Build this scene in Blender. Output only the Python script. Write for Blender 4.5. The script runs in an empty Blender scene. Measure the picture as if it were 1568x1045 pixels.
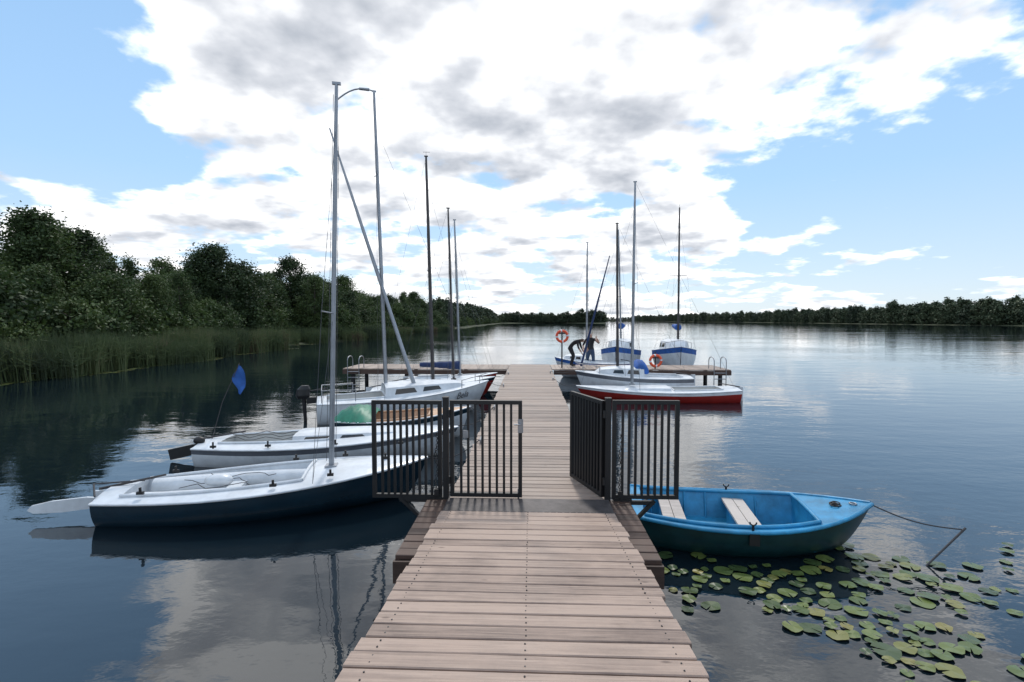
import bpy, bmesh, math, random
from mathutils import Vector, Matrix
R = math.radians
scene = bpy.context.scene
random.seed(7)

# ------------------------------------------------------------------ materials
def new_mat(name):
    m = bpy.data.materials.new(name); m.use_nodes = True
    nt = m.node_tree
    return m, nt, nt.nodes['Principled BSDF']

def simple(name, col, rough=0.5, metal=0.0, var=0.15, scale=6.0, bump=0.0, spec=None):
    m, nt, b = new_mat(name)
    tc = nt.nodes.new('ShaderNodeTexCoord')
    n = nt.nodes.new('ShaderNodeTexNoise'); n.inputs['Scale'].default_value = scale
    n.inputs['Detail'].default_value = 5; n.inputs['Roughness'].default_value = 0.65
    nt.links.new(tc.outputs['Object'], n.inputs['Vector'])
    r = nt.nodes.new('ShaderNodeValToRGB')
    r.color_ramp.elements[0].position = 0.3; r.color_ramp.elements[1].position = 0.7
    r.color_ramp.elements[0].color = tuple(c*(1-var) for c in col)+(1,)
    r.color_ramp.elements[1].color = tuple(min(1, c*(1+var*0.6)) for c in col)+(1,)
    nt.links.new(n.outputs['Fac'], r.inputs['Fac'])
    nt.links.new(r.outputs['Color'], b.inputs['Base Color'])
    b.inputs['Roughness'].default_value = rough
    b.inputs['Metallic'].default_value = metal
    if bump:
        bp = nt.nodes.new('ShaderNodeBump'); bp.inputs['Strength'].default_value = bump
        bp.inputs['Distance'].default_value = 0.01
        nt.links.new(n.outputs['Fac'], bp.inputs['Height']); nt.links.new(bp.outputs['Normal'], b.inputs['Normal'])
    return m

def island_mat(name, cols, rough=0.6, trans=0.0, objrand=False, nscale=0.4):
    m, nt, b = new_mat(name)
    g = nt.nodes.new('ShaderNodeNewGeometry')
    r = nt.nodes.new('ShaderNodeValToRGB')
    els = r.color_ramp.elements
    while len(els) < len(cols): els.new(0.5)
    for i, c in enumerate(cols):
        els[i].position = i/(len(cols)-1); els[i].color = tuple(c)+(1,)
    fac = g.outputs['Random Per Island']
    if objrand:
        oi = nt.nodes.new('ShaderNodeObjectInfo')
        n = nt.nodes.new('ShaderNodeTexNoise'); n.inputs['Scale'].default_value = nscale
        n.inputs['Detail'].default_value = 1
        nt.links.new(g.outputs['Position'], n.inputs['Vector'])
        a = nt.nodes.new('ShaderNodeMath'); a.operation = 'MULTIPLY'; a.inputs[1].default_value = 0.3
        nt.links.new(fac, a.inputs[0])
        c2 = nt.nodes.new('ShaderNodeMath'); c2.operation = 'MULTIPLY_ADD'; c2.inputs[1].default_value = 0.6
        nt.links.new(oi.outputs['Random'], c2.inputs[0]); nt.links.new(a.outputs[0], c2.inputs[2])
        d = nt.nodes.new('ShaderNodeMath'); d.operation = 'MULTIPLY_ADD'; d.inputs[1].default_value = 1.0
        nt.links.new(n.outputs['Fac'], d.inputs[0]); nt.links.new(c2.outputs[0], d.inputs[2])
        e = nt.nodes.new('ShaderNodeMath'); e.operation = 'SUBTRACT'; e.inputs[1].default_value = 0.45
        nt.links.new(d.outputs[0], e.inputs[0]); fac = e.outputs[0]
    nt.links.new(fac, r.inputs['Fac'])
    nt.links.new(r.outputs['Color'], b.inputs['Base Color'])
    b.inputs['Roughness'].default_value = rough
    if trans:
        t = nt.nodes.new('ShaderNodeBsdfTranslucent'); nt.links.new(r.outputs['Color'], t.inputs['Color'])
        mx = nt.nodes.new('ShaderNodeMixShader'); mx.inputs[0].default_value = trans
        out = nt.nodes['Material Output']
        nt.links.new(b.outputs[0], mx.inputs[1]); nt.links.new(t.outputs[0], mx.inputs[2])
        nt.links.new(mx.outputs[0], out.inputs['Surface'])
    return m

def wood_mat(name, c0, c1, rough=0.55, along='X', isl=0.7):
    m, nt, b = new_mat(name); L = nt.links
    g = nt.nodes.new('ShaderNodeNewGeometry')
    tc = nt.nodes.new('ShaderNodeTexCoord')
    mp = nt.nodes.new('ShaderNodeMapping')
    mp.inputs['Scale'].default_value = (1.4, 34, 34)
    L.new(tc.outputs['Object'], mp.inputs['Vector'])
    vm = nt.nodes.new('ShaderNodeVectorMath'); vm.operation = 'ADD'
    sc = nt.nodes.new('ShaderNodeMath'); sc.operation = 'MULTIPLY'; sc.inputs[1].default_value = 37
    L.new(g.outputs['Random Per Island'], sc.inputs[0])
    L.new(mp.outputs[0], vm.inputs[0]); L.new(sc.outputs[0], vm.inputs[1])
    n = nt.nodes.new('ShaderNodeTexNoise'); n.inputs['Scale'].default_value = 1.5; n.inputs['Detail'].default_value = 8
    n.inputs['Distortion'].default_value = 0.8; n.inputs['Roughness'].default_value = 0.62
    L.new(vm.outputs[0], n.inputs['Vector'])
    n2 = nt.nodes.new('ShaderNodeTexNoise'); n2.inputs['Scale'].default_value = 2.6; n2.inputs['Detail'].default_value = 7; n2.inputs['Roughness'].default_value = 0.7
    L.new(tc.outputs['Object'], n2.inputs['Vector'])
    def ma(src, k, add):
        q = nt.nodes.new('ShaderNodeMath'); q.operation = 'MULTIPLY_ADD'; L.new(src, q.inputs[0]); q.inputs[1].default_value = k
        if isinstance(add, (int, float)): q.inputs[2].default_value = add
        else: L.new(add, q.inputs[2])
        return q.outputs[0]
    f = ma(n.outputs['Fac'], 1.5, -0.72-0.5*isl+0.25)
    f = ma(g.outputs['Random Per Island'], isl, f)
    f = ma(n2.outputs['Fac'], 1.3, f)
    f = ma(f, 1.0, -0.18)
    r = nt.nodes.new('ShaderNodeValToRGB')
    r.color_ramp.elements[0].color = tuple(c0)+(1,); r.color_ramp.elements[1].color = tuple(c1)+(1,)
    L.new(f, r.inputs['Fac'])
    v = nt.nodes.new('ShaderNodeTexVoronoi'); v.inputs['Scale'].default_value = 3.0
    mp2 = nt.nodes.new('ShaderNodeMapping'); mp2.inputs['Scale'].default_value = (1, 2.6, 1)
    L.new(tc.outputs['Object'], mp2.inputs['Vector']); L.new(mp2.outputs[0], v.inputs['Vector'])
    kr = nt.nodes.new('ShaderNodeValToRGB'); kr.color_ramp.elements[0].position = 0.03; kr.color_ramp.elements[1].position = 0.09
    kr.color_ramp.elements[0].color = (0.3, 0.24, 0.22, 1); kr.color_ramp.elements[1].color = (1, 1, 1, 1)
    L.new(v.outputs['Distance'], kr.inputs['Fac'])
    mx = nt.nodes.new('ShaderNodeMix'); mx.data_type = 'RGBA'; mx.blend_type = 'MULTIPLY'; mx.inputs[0].default_value = 0.8
    L.new(r.outputs['Color'], mx.inputs[6]); L.new(kr.outputs['Color'], mx.inputs[7])
    L.new(mx.outputs[2], b.inputs['Base Color'])
    rr = ma(n2.outputs['Fac'], 0.6, rough-0.28); L.new(rr, b.inputs['Roughness'])
    bp = nt.nodes.new('ShaderNodeBump'); bp.inputs['Strength'].default_value = 0.6; bp.inputs['Distance'].default_value = 0.004
    L.new(n.outputs['Fac'], bp.inputs['Height']); L.new(bp.outputs['Normal'], b.inputs['Normal'])
    return m

M = {}
M['deck'] = wood_mat('weathered_deck_wood', (0.070, 0.046, 0.036), (0.31, 0.235, 0.190), 0.55)
M['ramp'] = wood_mat('ramp_deck_wood', (0.075, 0.045, 0.035), (0.36, 0.262, 0.208), 0.5)
M['fascia'] = wood_mat('dark_fascia_wood', (0.025, 0.015, 0.011), (0.085, 0.048, 0.035), 0.6)
M['seatwood'] = wood_mat('bleached_wood', (0.16, 0.13, 0.12), (0.50, 0.45, 0.41), 0.75)
M['black'] = simple('black_painted_steel', (0.007, 0.007, 0.008), 0.5, 0.0, 0.3, 20)
M['steel'] = simple('galvanised_steel', (0.30, 0.31, 0.33), 0.45, 0.8, 0.3, 14, 0.1)
M['plate'] = simple('worn_steel_plate', (0.075, 0.066, 0.066), 0.55, 0.3, 0.4, 12, 0.3)
M['darksteel'] = simple('dark_steel', (0.05, 0.05, 0.052), 0.5, 0.5, 0.3, 9)
M['mast'] = simple('anodised_aluminium', (0.30, 0.32, 0.35), 0.42, 0.6, 0.2, 4)
M['mastdark'] = simple('dark_mast', (0.055, 0.05, 0.05), 0.45, 0.2, 0.2, 4)
M['white'] = simple('white_gelcoat', (0.62, 0.65, 0.68), 0.3, 0, 0.2, 3.5)
M['cream'] = simple('cream_gelcoat', (0.45, 0.45, 0.43), 0.4, 0, 0.2, 3)
M['navy'] = simple('navy_gelcoat', (0.006, 0.022, 0.036), 0.25, 0, 0.25, 3)
M['greystripe'] = simple('grey_stripe_paint', (0.10, 0.11, 0.13), 0.35, 0, 0.2, 5)
M['red'] = simple('red_gelcoat', (0.26, 0.014, 0.010), 0.28, 0, 0.25, 3)
M['blue'] = simple('blue_canvas', (0.02, 0.10, 0.36), 0.75, 0, 0.35, 6, 0.3)
M['navycloth'] = simple('navy_canvas', (0.012, 0.03, 0.10), 0.75, 0, 0.3, 6, 0.3)
M['rowblue'] = simple('sky_blue_paint', (0.020, 0.235, 0.44), 0.45, 0, 0.4, 5, 0.1)
M['rowhull'] = simple('dark_teal_paint', (0.004, 0.030, 0.034), 0.35, 0, 0.4, 5)
M['green'] = simple('green_tarpaulin', (0.01, 0.17, 0.10), 0.5, 0, 0.3, 6)
M['tan'] = simple('tan_plywood', (0.50, 0.31, 0.19), 0.5, 0, 0.2, 6)
M['glass'] = simple('tinted_window', (0.02, 0.025, 0.03), 0.08, 0, 0.1, 3)
M['rope'] = simple('rope_line', (0.05, 0.05, 0.055), 0.8, 0, 0.3, 60)
M['wire'] = simple('rigging_wire', (0.10, 0.10, 0.11), 0.5, 0.4, 0.2, 30)
M['orange'] = simple('lifebuoy_orange', (0.70, 0.09, 0.03), 0.5, 0, 0.15, 8)
M['soil'] = simple('bank_soil', (0.04, 0.05, 0.02), 0.95, 0, 0.5, 0.6)
M['skin'] = simple('skin', (0.45, 0.27, 0.2), 0.55, 0, 0.05, 5)
M['blackcloth'] = simple('black_cloth', (0.015, 0.015, 0.018), 0.85, 0, 0.2, 20)
M['bluecloth'] = simple('denim_cloth', (0.04, 0.07, 0.13), 0.85, 0, 0.2, 20)
M['hair'] = simple('brown_hair', (0.05, 0.03, 0.02), 0.7, 0, 0.2, 20)
M['bark'] = simple('bark', (0.06, 0.05, 0.04), 0.9, 0, 0.4, 9, 0.4)
M['leaf'] = island_mat('foliage', [(0.018, 0.034, 0.012), (0.042, 0.074, 0.020), (0.085, 0.125, 0.034)], 0.7, trans=0.22, objrand=True, nscale=0.45)
M['leaf_far'] = island_mat('far_foliage', [(0.020, 0.036, 0.020), (0.038, 0.060, 0.028), (0.07, 0.092, 0.042)], 0.75, objrand=True, nscale=0.08)
M['reed'] = island_mat('reed_blades', [(0.026, 0.038, 0.018), (0.05, 0.075, 0.028), (0.085, 0.115, 0.042), (0.13, 0.09, 0.058)], 0.8, trans=0.12, objrand=True, nscale=0.35)
M['lily'] = island_mat('lily_pad_leaf', [(0.03, 0.055, 0.02), (0.07, 0.105, 0.028), (0.115, 0.15, 0.04), (0.19, 0.165, 0.045)], 0.36)

# ------------------------------------------------------------------ mesh helpers
class Part:
    def __init__(s, name, mats):
        s.name = name; s.mats = mats; s.V = []; s.F = []; s.MI = []; s.S = []
    def add(s, vs, fs, mi=0, smooth=False):
        o = len(s.V); s.V += [tuple(v) for v in vs]
        for f in fs:
            s.F.append([i+o for i in f]); s.MI.append(mi); s.S.append(smooth)
        return s
    def box(s, c, sz, mi=0, rot=None):
        hx, hy, hz = sz[0]/2, sz[1]/2, sz[2]/2
        vs = [Vector((x*hx, y*hy, z*hz)) for x in (-1, 1) for y in (-1, 1) for z in (-1, 1)]
        if rot is not None: vs = [rot @ v for v in vs]
        c = Vector(c); vs = [v+c for v in vs]
        return s.add(vs, [(0, 1, 3, 2), (4, 6, 7, 5), (0, 4, 5, 1), (2, 3, 7, 6), (0, 2, 6, 4), (1, 5, 7, 3)], mi)
    def cyl(s, p0, p1, r0, r1=None, n=8, mi=0, smooth=True, caps=True):
        if r1 is None: r1 = r0
        p0 = Vector(p0); p1 = Vector(p1); d = (p1-p0)
        if d.length < 1e-6: return s
        d.normalize()
        a = d.orthogonal().normalized(); b = d.cross(a)
        vs = []
        for p, r in ((p0, r0), (p1, r1)):
            for i in range(n):
                t = 2*math.pi*i/n
                vs.append(p+(a*math.cos(t)+b*math.sin(t))*r)
        s.add(vs, [(i, (i+1) % n, n+(i+1) % n, n+i) for i in range(n)], mi, smooth)
        if caps:
            s.add(vs[:n], [tuple(range(n))[::-1]], mi); s.add(vs[n:], [tuple(range(n))], mi)
        return s
    def bar(s, p0, p1, w, mi=0):
        return s.cyl(p0, p1, w*0.7071, n=4, mi=mi, smooth=False)
    def vbar(s, x, y, z0, z1, wx, wy=None, mi=0):
        wy = wy or wx
        return s.box((x, y, (z0+z1)/2), (wx, wy, z1-z0), mi)
    def tube(s, pts, r, n=6, mi=0):
        for i in range(len(pts)-1): s.cyl(pts[i], pts[i+1], r, n=n, mi=mi)
        return s
    def torus(s, c, RR, r, axis='y', n=24, m=8, mi=0, mi2=None):
        vs = []; c = Vector(c)
        for i in range(n):
            t = 2*math.pi*i/n
            for j in range(m):
                u = 2*math.pi*j/m; q = RR+r*math.cos(u); h = r*math.sin(u)
                x, y = q*math.cos(t), q*math.sin(t)
                v = {'y': (x, h, y), 'z': (x, y, h), 'x': (h, x, y)}[axis]
                vs.append(c+Vector(v))
        o = len(s.V); s.V += [tuple(v) for v in vs]
        for i in range(n):
            for j in range(m):
                s.F.append([o+i*m+j, o+((i+1) % n)*m+j, o+((i+1) % n)*m+(j+1) % m, o+i*m+(j+1) % m])
                s.MI.append(mi2 if (mi2 is not None and i % 6 == 0) else mi); s.S.append(True)
        return s
    def ball(s, c, r, mi=0, n=10, m=7):
        c = Vector(c); r = Vector(r) if not isinstance(r, (int, float)) else Vector((r, r, r))
        vs = []
        for j in range(m+1):
            ph = math.pi*j/m
            for i in range(n):
                t = 2*math.pi*i/n
                vs.append(c+Vector((r.x*math.sin(ph)*math.cos(t), r.y*math.sin(ph)*math.sin(t), r.z*math.cos(ph))))
        s.add(vs, [(j*n+i, j*n+(i+1) % n, (j+1)*n+(i+1) % n, (j+1)*n+i) for j in range(m) for i in range(n)], mi, True)
        return s
    def build(s, parent=None, name=None, fix=True):
        me = bpy.data.meshes.new(name or s.name)
        me.from_pydata(s.V, [], s.F)
        for m in s.mats: me.materials.append(M[m] if isinstance(m, str) else m)
        me.polygons.foreach_set('material_index', s.MI)
        me.polygons.foreach_set('use_smooth', s.S)
        if fix:
            bm = bmesh.new(); bm.from_mesh(me)
            bmesh.ops.recalc_face_normals(bm, faces=bm.faces); bm.to_mesh(me); bm.free()
        me.update()
        ob = bpy.data.objects.new(name or s.name, me); scene.collection.objects.link(ob)
        if parent is not None: ob.parent = parent
        return ob

class Group:
    def __init__(s, name, mat=Matrix.Identity(4)):
        s.e = bpy.data.objects.new(name, None); s.e.empty_display_size = 0.3
        scene.collection.objects.link(s.e); s.e.matrix_world = mat; s.mw = mat; s.inv = mat.inverted(); s.P = []
    def part(s, name, *mats):
        p = Part(name, list(mats)); s.P.append(p); return p
    def loc(s, p): return s.inv @ Vector(p)
    def finish(s):
        for p in s.P:
            if p.V: p.build(s.e)

# ------------------------------------------------------------------ world / sky
w = bpy.data.worlds.new('World'); scene.world = w; w.use_nodes = True
nt = w.node_tree; N = nt.nodes; L = nt.links
bg = N['Background']; bg.inputs['Strength'].default_value = 0.1
SUN_EL = 52; SUN_ROT = -4
sky = N.new('ShaderNodeTexSky'); sky.sky_type = 'NISHITA'; sky.sun_disc = False
sky.sun_elevation = R(SUN_EL); sky.sun_rotation = R(SUN_ROT); sky.air_density = 1.0; sky.dust_density = 0.4; sky.ozone_density = 2.0
tc = N.new('ShaderNodeTexCoord')
nrm = N.new('ShaderNodeVectorMath'); nrm.operation = 'NORMALIZE'; L.new(tc.outputs['Generated'], nrm.inputs[0])
sep = N.new('ShaderNodeSeparateXYZ'); L.new(nrm.outputs[0], sep.inputs[0])
def mth(op, a, b=None, c=None, clamp=False):
    n = N.new('ShaderNodeMath'); n.operation = op; n.use_clamp = clamp
    for i, v in enumerate((a, b, c)):
        if v is None: continue
        if isinstance(v, (int, float)): n.inputs[i].default_value = v
        else: L.new(v, n.inputs[i])
    return n.outputs[0]
zz = mth('ADD', mth('MAXIMUM', sep.outputs[2], 0.0), 0.20)
cmb = N.new('ShaderNodeCombineXYZ')
L.new(mth('DIVIDE', sep.outputs[0], zz), cmb.inputs[0]); L.new(mth('DIVIDE', sep.outputs[1], zz), cmb.inputs[1])
def noise(scale, detail, rough, dist, off):
    mp = N.new('ShaderNodeMapping'); mp.inputs['Location'].default_value = off
    L.new(cmb.outputs[0], mp.inputs['Vector'])
    n = N.new('ShaderNodeTexNoise'); n.inputs['Scale'].default_value = scale; n.inputs['Detail'].default_value = detail
    n.inputs['Roughness'].default_value = rough; n.inputs['Distortion'].default_value = dist
    L.new(mp.outputs[0], n.inputs['Vector']); return n.outputs['Fac']
OX, OY = 5.3, 2.9
nA = noise(1.9, 9, 0.56, 0, (OX, OY, 0))
nB = noise(1.9, 4, 0.55, 0, (OX+.01, OY-0.10, 0))
nC = noise(1.9, 4, 0.55, 0, (OX, OY, 0))
nsh = noise(2.9, 5, 0.55, 0, (1.0, 9.0, 0))
nG = noise(5.2, 4, 0.5, 0, (2.0, 4.0, 0))
blobs = [((-.676, .65, .345), .15, -.22), ((-.627, .735, .26), .09, -.11), ((.563, .783, .261), .17, -.22),
         ((.63, .76, .158), .12, -.10), ((.42, .87, .24), .07, -.09), ((-.204, .876, .438), .34, .10),
         ((-.49, .757, .43), .17, .17), ((.21, .85, .48), .30, .13), ((.55, .73, .396), .17, .20),
         ((-.67, .73, .15), .12, .09), ((.0, .97, .22), .20, .05), ((-.35, .92, .16), .14, .04), ((-.72, .68, .22), .06, .08), ((.2, .97, .12), .12, .04)]
bias = None
for c, r, a in blobs:
    d = N.new('ShaderNodeVectorMath'); d.operation = 'DISTANCE'; L.new(nrm.outputs[0], d.inputs[0]); d.inputs[1].default_value = c
    g = mth('EXPONENT', mth('MULTIPLY', mth('POWER', mth('DIVIDE', d.outputs['Value'], r), 2.0), -1.0))
    bias = mth('MULTIPLY', g, a) if bias is None else mth('MULTIPLY_ADD', g, a, bias)
dens = mth('ADD', nA, bias)
dens = mth('MULTIPLY_ADD', mth('SUBTRACT', nG, 0.52), 0.42, dens)
mr = N.new('ShaderNodeMapRange'); mr.interpolation_type = 'SMOOTHSTEP'
mr.inputs['From Min'].default_value = 0.455; mr.inputs['From Max'].default_value = 0.575
L.new(dens, mr.inputs['Value'])
lit = mth('SUBTRACT', nC, nB)
sh = mth('ADD', mth('MULTIPLY', mth('SUBTRACT', dens, 0.57), 1.3), mth('MULTIPLY', mth('SUBTRACT', nsh, 0.46), 1.2))
sh = mth('MULTIPLY_ADD', lit, -2.6, sh)
cr = N.new('ShaderNodeValToRGB'); L.new(sh, cr.inputs['Fac'])
cr.color_ramp.elements[0].position = 0.0; cr.color_ramp.elements[0].color = (15.0, 15.0, 15.0, 1)
cr.color_ramp.elements[1].position = 0.52; cr.color_ramp.elements[1].color = (5.3, 5.7, 6.4, 1)
e = cr.color_ramp.elements.new(0.10); e.color = (10.6, 10.8, 11.1, 1)
e = cr.color_ramp.elements.new(0.28); e.color = (7.7, 8.0, 8.6, 1)
haze = N.new('ShaderNodeMix'); haze.data_type = 'RGBA'; haze.inputs[0].default_value = 0.7
L.new(sky.outputs[0], haze.inputs[6])
hz = N.new('ShaderNodeValToRGB'); L.new(sep.outputs[2], hz.inputs['Fac'])
hz.color_ramp.elements[0].position = 0.0; hz.color_ramp.elements[0].color = (8.2, 9.6, 11.0, 1)
hz.color_ramp.elements[1].position = 0.6; hz.color_ramp.elements[1].color = (3.6, 6.6, 10.8, 1)
e = hz.color_ramp.elements.new(0.25); e.color = (5.1, 8.2, 12.0, 1)
L.new(hz.outputs['Color'], haze.inputs[7])
mix = N.new('ShaderNodeMix'); mix.data_type = 'RGBA'
L.new(mr.outputs[0], mix.inputs[0]); L.new(haze.outputs[2], mix.inputs[6]); L.new(cr.outputs['Color'], mix.inputs[7])
L.new(mix.outputs[2], bg.inputs['Color'])

sd = bpy.data.lights.new('sun', 'SUN'); sd.energy = 2.2; sd.angle = R(4); sd.color = (1, 0.95, 0.88)
so = bpy.data.objects.new('sun', sd); scene.collection.objects.link(so)
az = R(SUN_ROT); el = R(SUN_EL)
sv = Vector((math.sin(az)*math.cos(el), math.cos(az)*math.cos(el), math.sin(el)))
so.rotation_euler = (-sv).to_track_quat('-Z', 'Y').to_euler(); so.location = (0, 0, 30)

# ------------------------------------------------------------------ camera
cd = bpy.data.cameras.new('camera'); cam = bpy.data.objects.new('camera', cd); scene.collection.objects.link(cam)
cd.sensor_width = 36; cd.lens = 17.0; cd.clip_end = 6000; cd.clip_start = 0.05
cam.location = (0.02, 0, 2.29); cam.rotation_euler = (R(90-2.5), 0, R(2.17)); scene.camera = cam
scene.view_settings.view_transform = 'Standard'; scene.view_settings.look = 'None'; scene.view_settings.exposure = 0

# ------------------------------------------------------------------ water
m, nt2, b = new_mat('lake_water'); l2 = nt2.links
b.inputs['Base Color'].default_value = (0.005, 0.011, 0.016, 1); b.inputs['Roughness'].default_value = 0.015; b.inputs['IOR'].default_value = 1.8
tcw = nt2.nodes.new('ShaderNodeTexCoord')
def wn(scale, stretch, det, rot=0):
    mp = nt2.nodes.new('ShaderNodeMapping'); mp.inputs['Scale'].default_value = stretch; mp.inputs['Rotation'].default_value = (0, 0, rot)
    l2.new(tcw.outputs['Object'], mp.inputs['Vector'])
    n = nt2.nodes.new('ShaderNodeTexNoise'); n.inputs['Scale'].default_value = scale; n.inputs['Detail'].default_value = det; n.inputs['Roughness'].default_value = 0.5
    l2.new(mp.outputs[0], n.inputs['Vector']); return n.outputs['Fac']
a1 = wn(0.9, (0.6, 1.3, 1), 2, 0.2); a2 = wn(6.0, (0.7, 1.2, 1), 3, -0.3)
patch = wn(0.09, (0.6, 1.6, 1), 3)
pr = nt2.nodes.new('ShaderNodeMapRange'); pr.inputs['From Min'].default_value = 0.40; pr.inputs['From Max'].default_value = 0.60
pr.inputs['To Min'].default_value = 0.25; pr.inputs['To Max'].default_value = 1.0
l2.new(patch, pr.inputs['Value'])
b1 = nt2.nodes.new('ShaderNodeBump'); b1.inputs['Distance'].default_value = 0.05; b1.inputs['Strength'].default_value = 0.26
l2.new(a1, b1.inputs['Height'])
b2 = nt2.nodes.new('ShaderNodeBump'); b2.inputs['Distance'].default_value = 0.007
mm = nt2.nodes.new('ShaderNodeMath'); mm.operation = 'MULTIPLY'; mm.inputs[1].default_value = 0.75
l2.new(pr.outputs[0], mm.inputs[0]); l2.new(mm.outputs[0], b2.inputs['Strength'])
l2.new(a2, b2.inputs['Height']); l2.new(b1.outputs['Normal'], b2.inputs['Normal']); l2.new(b2.outputs['Normal'], b.inputs['Normal'])
M['water'] = m
p = Part('lake_water', ['water']); p.add([(-3000, -300, 0), (3000, -300, 0), (3000, 4000, 0), (-3000, 4000, 0)], [(0, 1, 2, 3)]); p.build()

# ------------------------------------------------------------------ land
def bank(name, shore, off):
    p = Part(name, ['soil']); rows = [(-0.6, -0.25), (0, 0.03), (1.5, 0.25), (6, 0.5), (40, 1.2), (400, 4)]
    vs = []
    for (x, y) in shore:
        for d, z in rows:
            ox, oy = off
            vs.append((x+ox*d, y+oy*d, z+0.06*random.uniform(-1, 1)*(z > 0.1)))
    k = len(rows)
    p.add(vs, [(i*k+j, i*k+j+1, (i+1)*k+j+1, (i+1)*k+j) for i in range(len(shore)-1) for j in range(k-1)], 0, True)
    return p.build()
def shx(y): return -19.3+0.9*math.sin(y*0.13+1)+0.5*math.sin(y*0.31)+(-3.5 if 38 < y < 52 else 0)
lshore = [(shx(y), y) for y in range(-40, 330, 3)]
bank('left_shore_ground', lshore, (-1, 0))
bank('right_shore_ground', [(190+6*math.sin(y*.02), y) for y in range(-100, 1000, 20)], (1, 0))
bank('far_shore_ground', [(x, 330+5*math.sin(x*.1)) for x in range(-60, 52, 5)]+[(54, 345), (52, 380)], (0, 1))
bank('lake_end_ground', [(x, 900) for x in range(-200, 400, 40)], (0, 1))

# ------------------------------------------------------------------ trees
def tree_mesh(name, seed, h, r, nclump, leaf, per, low=0.2, mat='leaf', tight=0.62, pw=0.6):
    rd = random.Random(seed); p = Part(name, ['bark', mat])
    top = Vector((rd.uniform(-.3, .3), rd.uniform(-.3, .3), h*0.9))
    p.cyl((0, 0, -0.4), (0, 0, h*0.35), 0.16, 0.12, 7); p.cyl((0, 0, h*0.35), top, 0.12, 0.03, 6)
    lob = [(rd.uniform(0, 6.28), rd.uniform(.75, 1.2)) for _ in range(7)]
    for i in range(nclump):
        t = rd.random()**.85; z = low*h+(h*(1-low))*t
        prof = (math.sin(math.pi*min(1, (t*0.80+0.18)))**pw)+0.04
        a, k_ = rd.choice(lob); a += rd.gauss(0, .7); k_ = k_ if t < .85 else .9
        rr = r*prof*k_*math.sqrt(rd.uniform(.05, 1))
        c = Vector((rr*math.cos(a), rr*math.sin(a), z))
        if i % 3 == 0:
            z0 = max(h*0.15, z-rr*0.7); p.cyl((0, 0, z0), c, 0.045, 0.012, 4, caps=False)
        cr_ = rd.uniform(0.3, 0.8)*r*0.42
        for k in range(per):
            d = Vector((rd.gauss(0, 1), rd.gauss(0, 1), rd.gauss(0, .95))); d = d*(cr_*tight)
            q = c+d; s_ = leaf*rd.uniform(0.6, 1.3)
            u = Vector((rd.gauss(0, 1), rd.gauss(0, 1), rd.gauss(0, .8))).normalized()
            v = u.cross(Vector((rd.gauss(0, 1), rd.gauss(0, 1), rd.gauss(0, 1)))).normalized()
            p.add([q-u*s_, q+v*s_*0.6, q+u*s_, q-v*s_*0.6], [(0, 1, 2, 3)], 1)
    ob = p.build(fix=False); me = ob.data; bpy.data.objects.remove(ob); return me
near = [tree_mesh('tree_a', 1, 8.2, 2.3, 110, 0.10, 115), tree_mesh('tree_b', 2, 7.2, 2.6, 110, 0.105, 115),
        tree_mesh('tree_c', 3, 8.8, 2.0, 105, 0.095, 115, 0.2), tree_mesh('tree_d', 4, 6.6, 2.3, 90, 0.105, 115, 0.08),
        tree_mesh('tree_e', 5, 8.4, 1.7, 90, 0.095, 110, 0.12, pw=1.0)]
bush = [tree_mesh('bush_a', 11, 2.6, 1.9, 45, 0.10, 85, 0.02), tree_mesh('bush_b', 12, 3.4, 1.8, 50, 0.10, 85, 0.02)]
far = [tree_mesh('far_tree_a', 21, 9, 3.2, 60, 0.4, 26, 0.02, 'leaf_far', .6), tree_mesh('far_tree_b', 22, 8.0, 3.6, 60, 0.4, 26, 0.02, 'leaf_far', .6),
       tree_mesh('far_tree_c', 23, 10, 2.8, 60, 0.4, 26, 0.05, 'leaf_far', .6)]
def inst(me, name, x, y, z, s, parent, sz=None):
    ob = bpy.data.objects.new(name, me); scene.collection.objects.link(ob)
    ob.location = (x, y, z); ob.rotation_euler = (random.uniform(-.04, .04), random.uniform(-.04, .04), random.uniform(0, 6.28))
    ob.scale = (s, s, sz or s); ob.parent = parent; return ob
forest = bpy.data.objects.new('forest', None); scene.collection.objects.link(forest)
y = 4.0
while y < 330:
    step = 2.2 if y < 60 else (3.2 if y < 130 else 5.0)
    lib = near if y < 130 else far
    for row, off in enumerate((5.2, 8.5, 13, 19)):
        if row == 3 and y > 100: continue
        s = random.uniform(0.66, 1.0)*(0.90+0.05*row)
        if y < 42: s *= 0.78+0.02*row*(y < 30)
        if y > 130: s *= 0.95
        if random.random() < .10: s *= 1.12
        inst(random.choice(lib), 'deciduous_tree', shx(y)-off+random.uniform(-1.4, 1.4), y+random.uniform(-1.2, 1.2), 0.3, s*random.uniform(1.0, 1.2), forest, s)
    for q in range(2):
        inst(random.choice(bush), 'bush', shx(y)-random.uniform(2.8, 5.0), y+random.uniform(-1.2, 1.2), 0.15, random.uniform(0.7, 1.15), forest)
    y += step
for (x, yy, s) in ((-28.0, 26.2, .90), (-28.2, 29.2, .84), (-28.8, 27.4, .88), (-29, 44, .98), (-27.0, 54, 1.0)):
    inst(near[2], 'tall_tree', x, yy, 0.3, s*1.15, forest, s)

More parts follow.
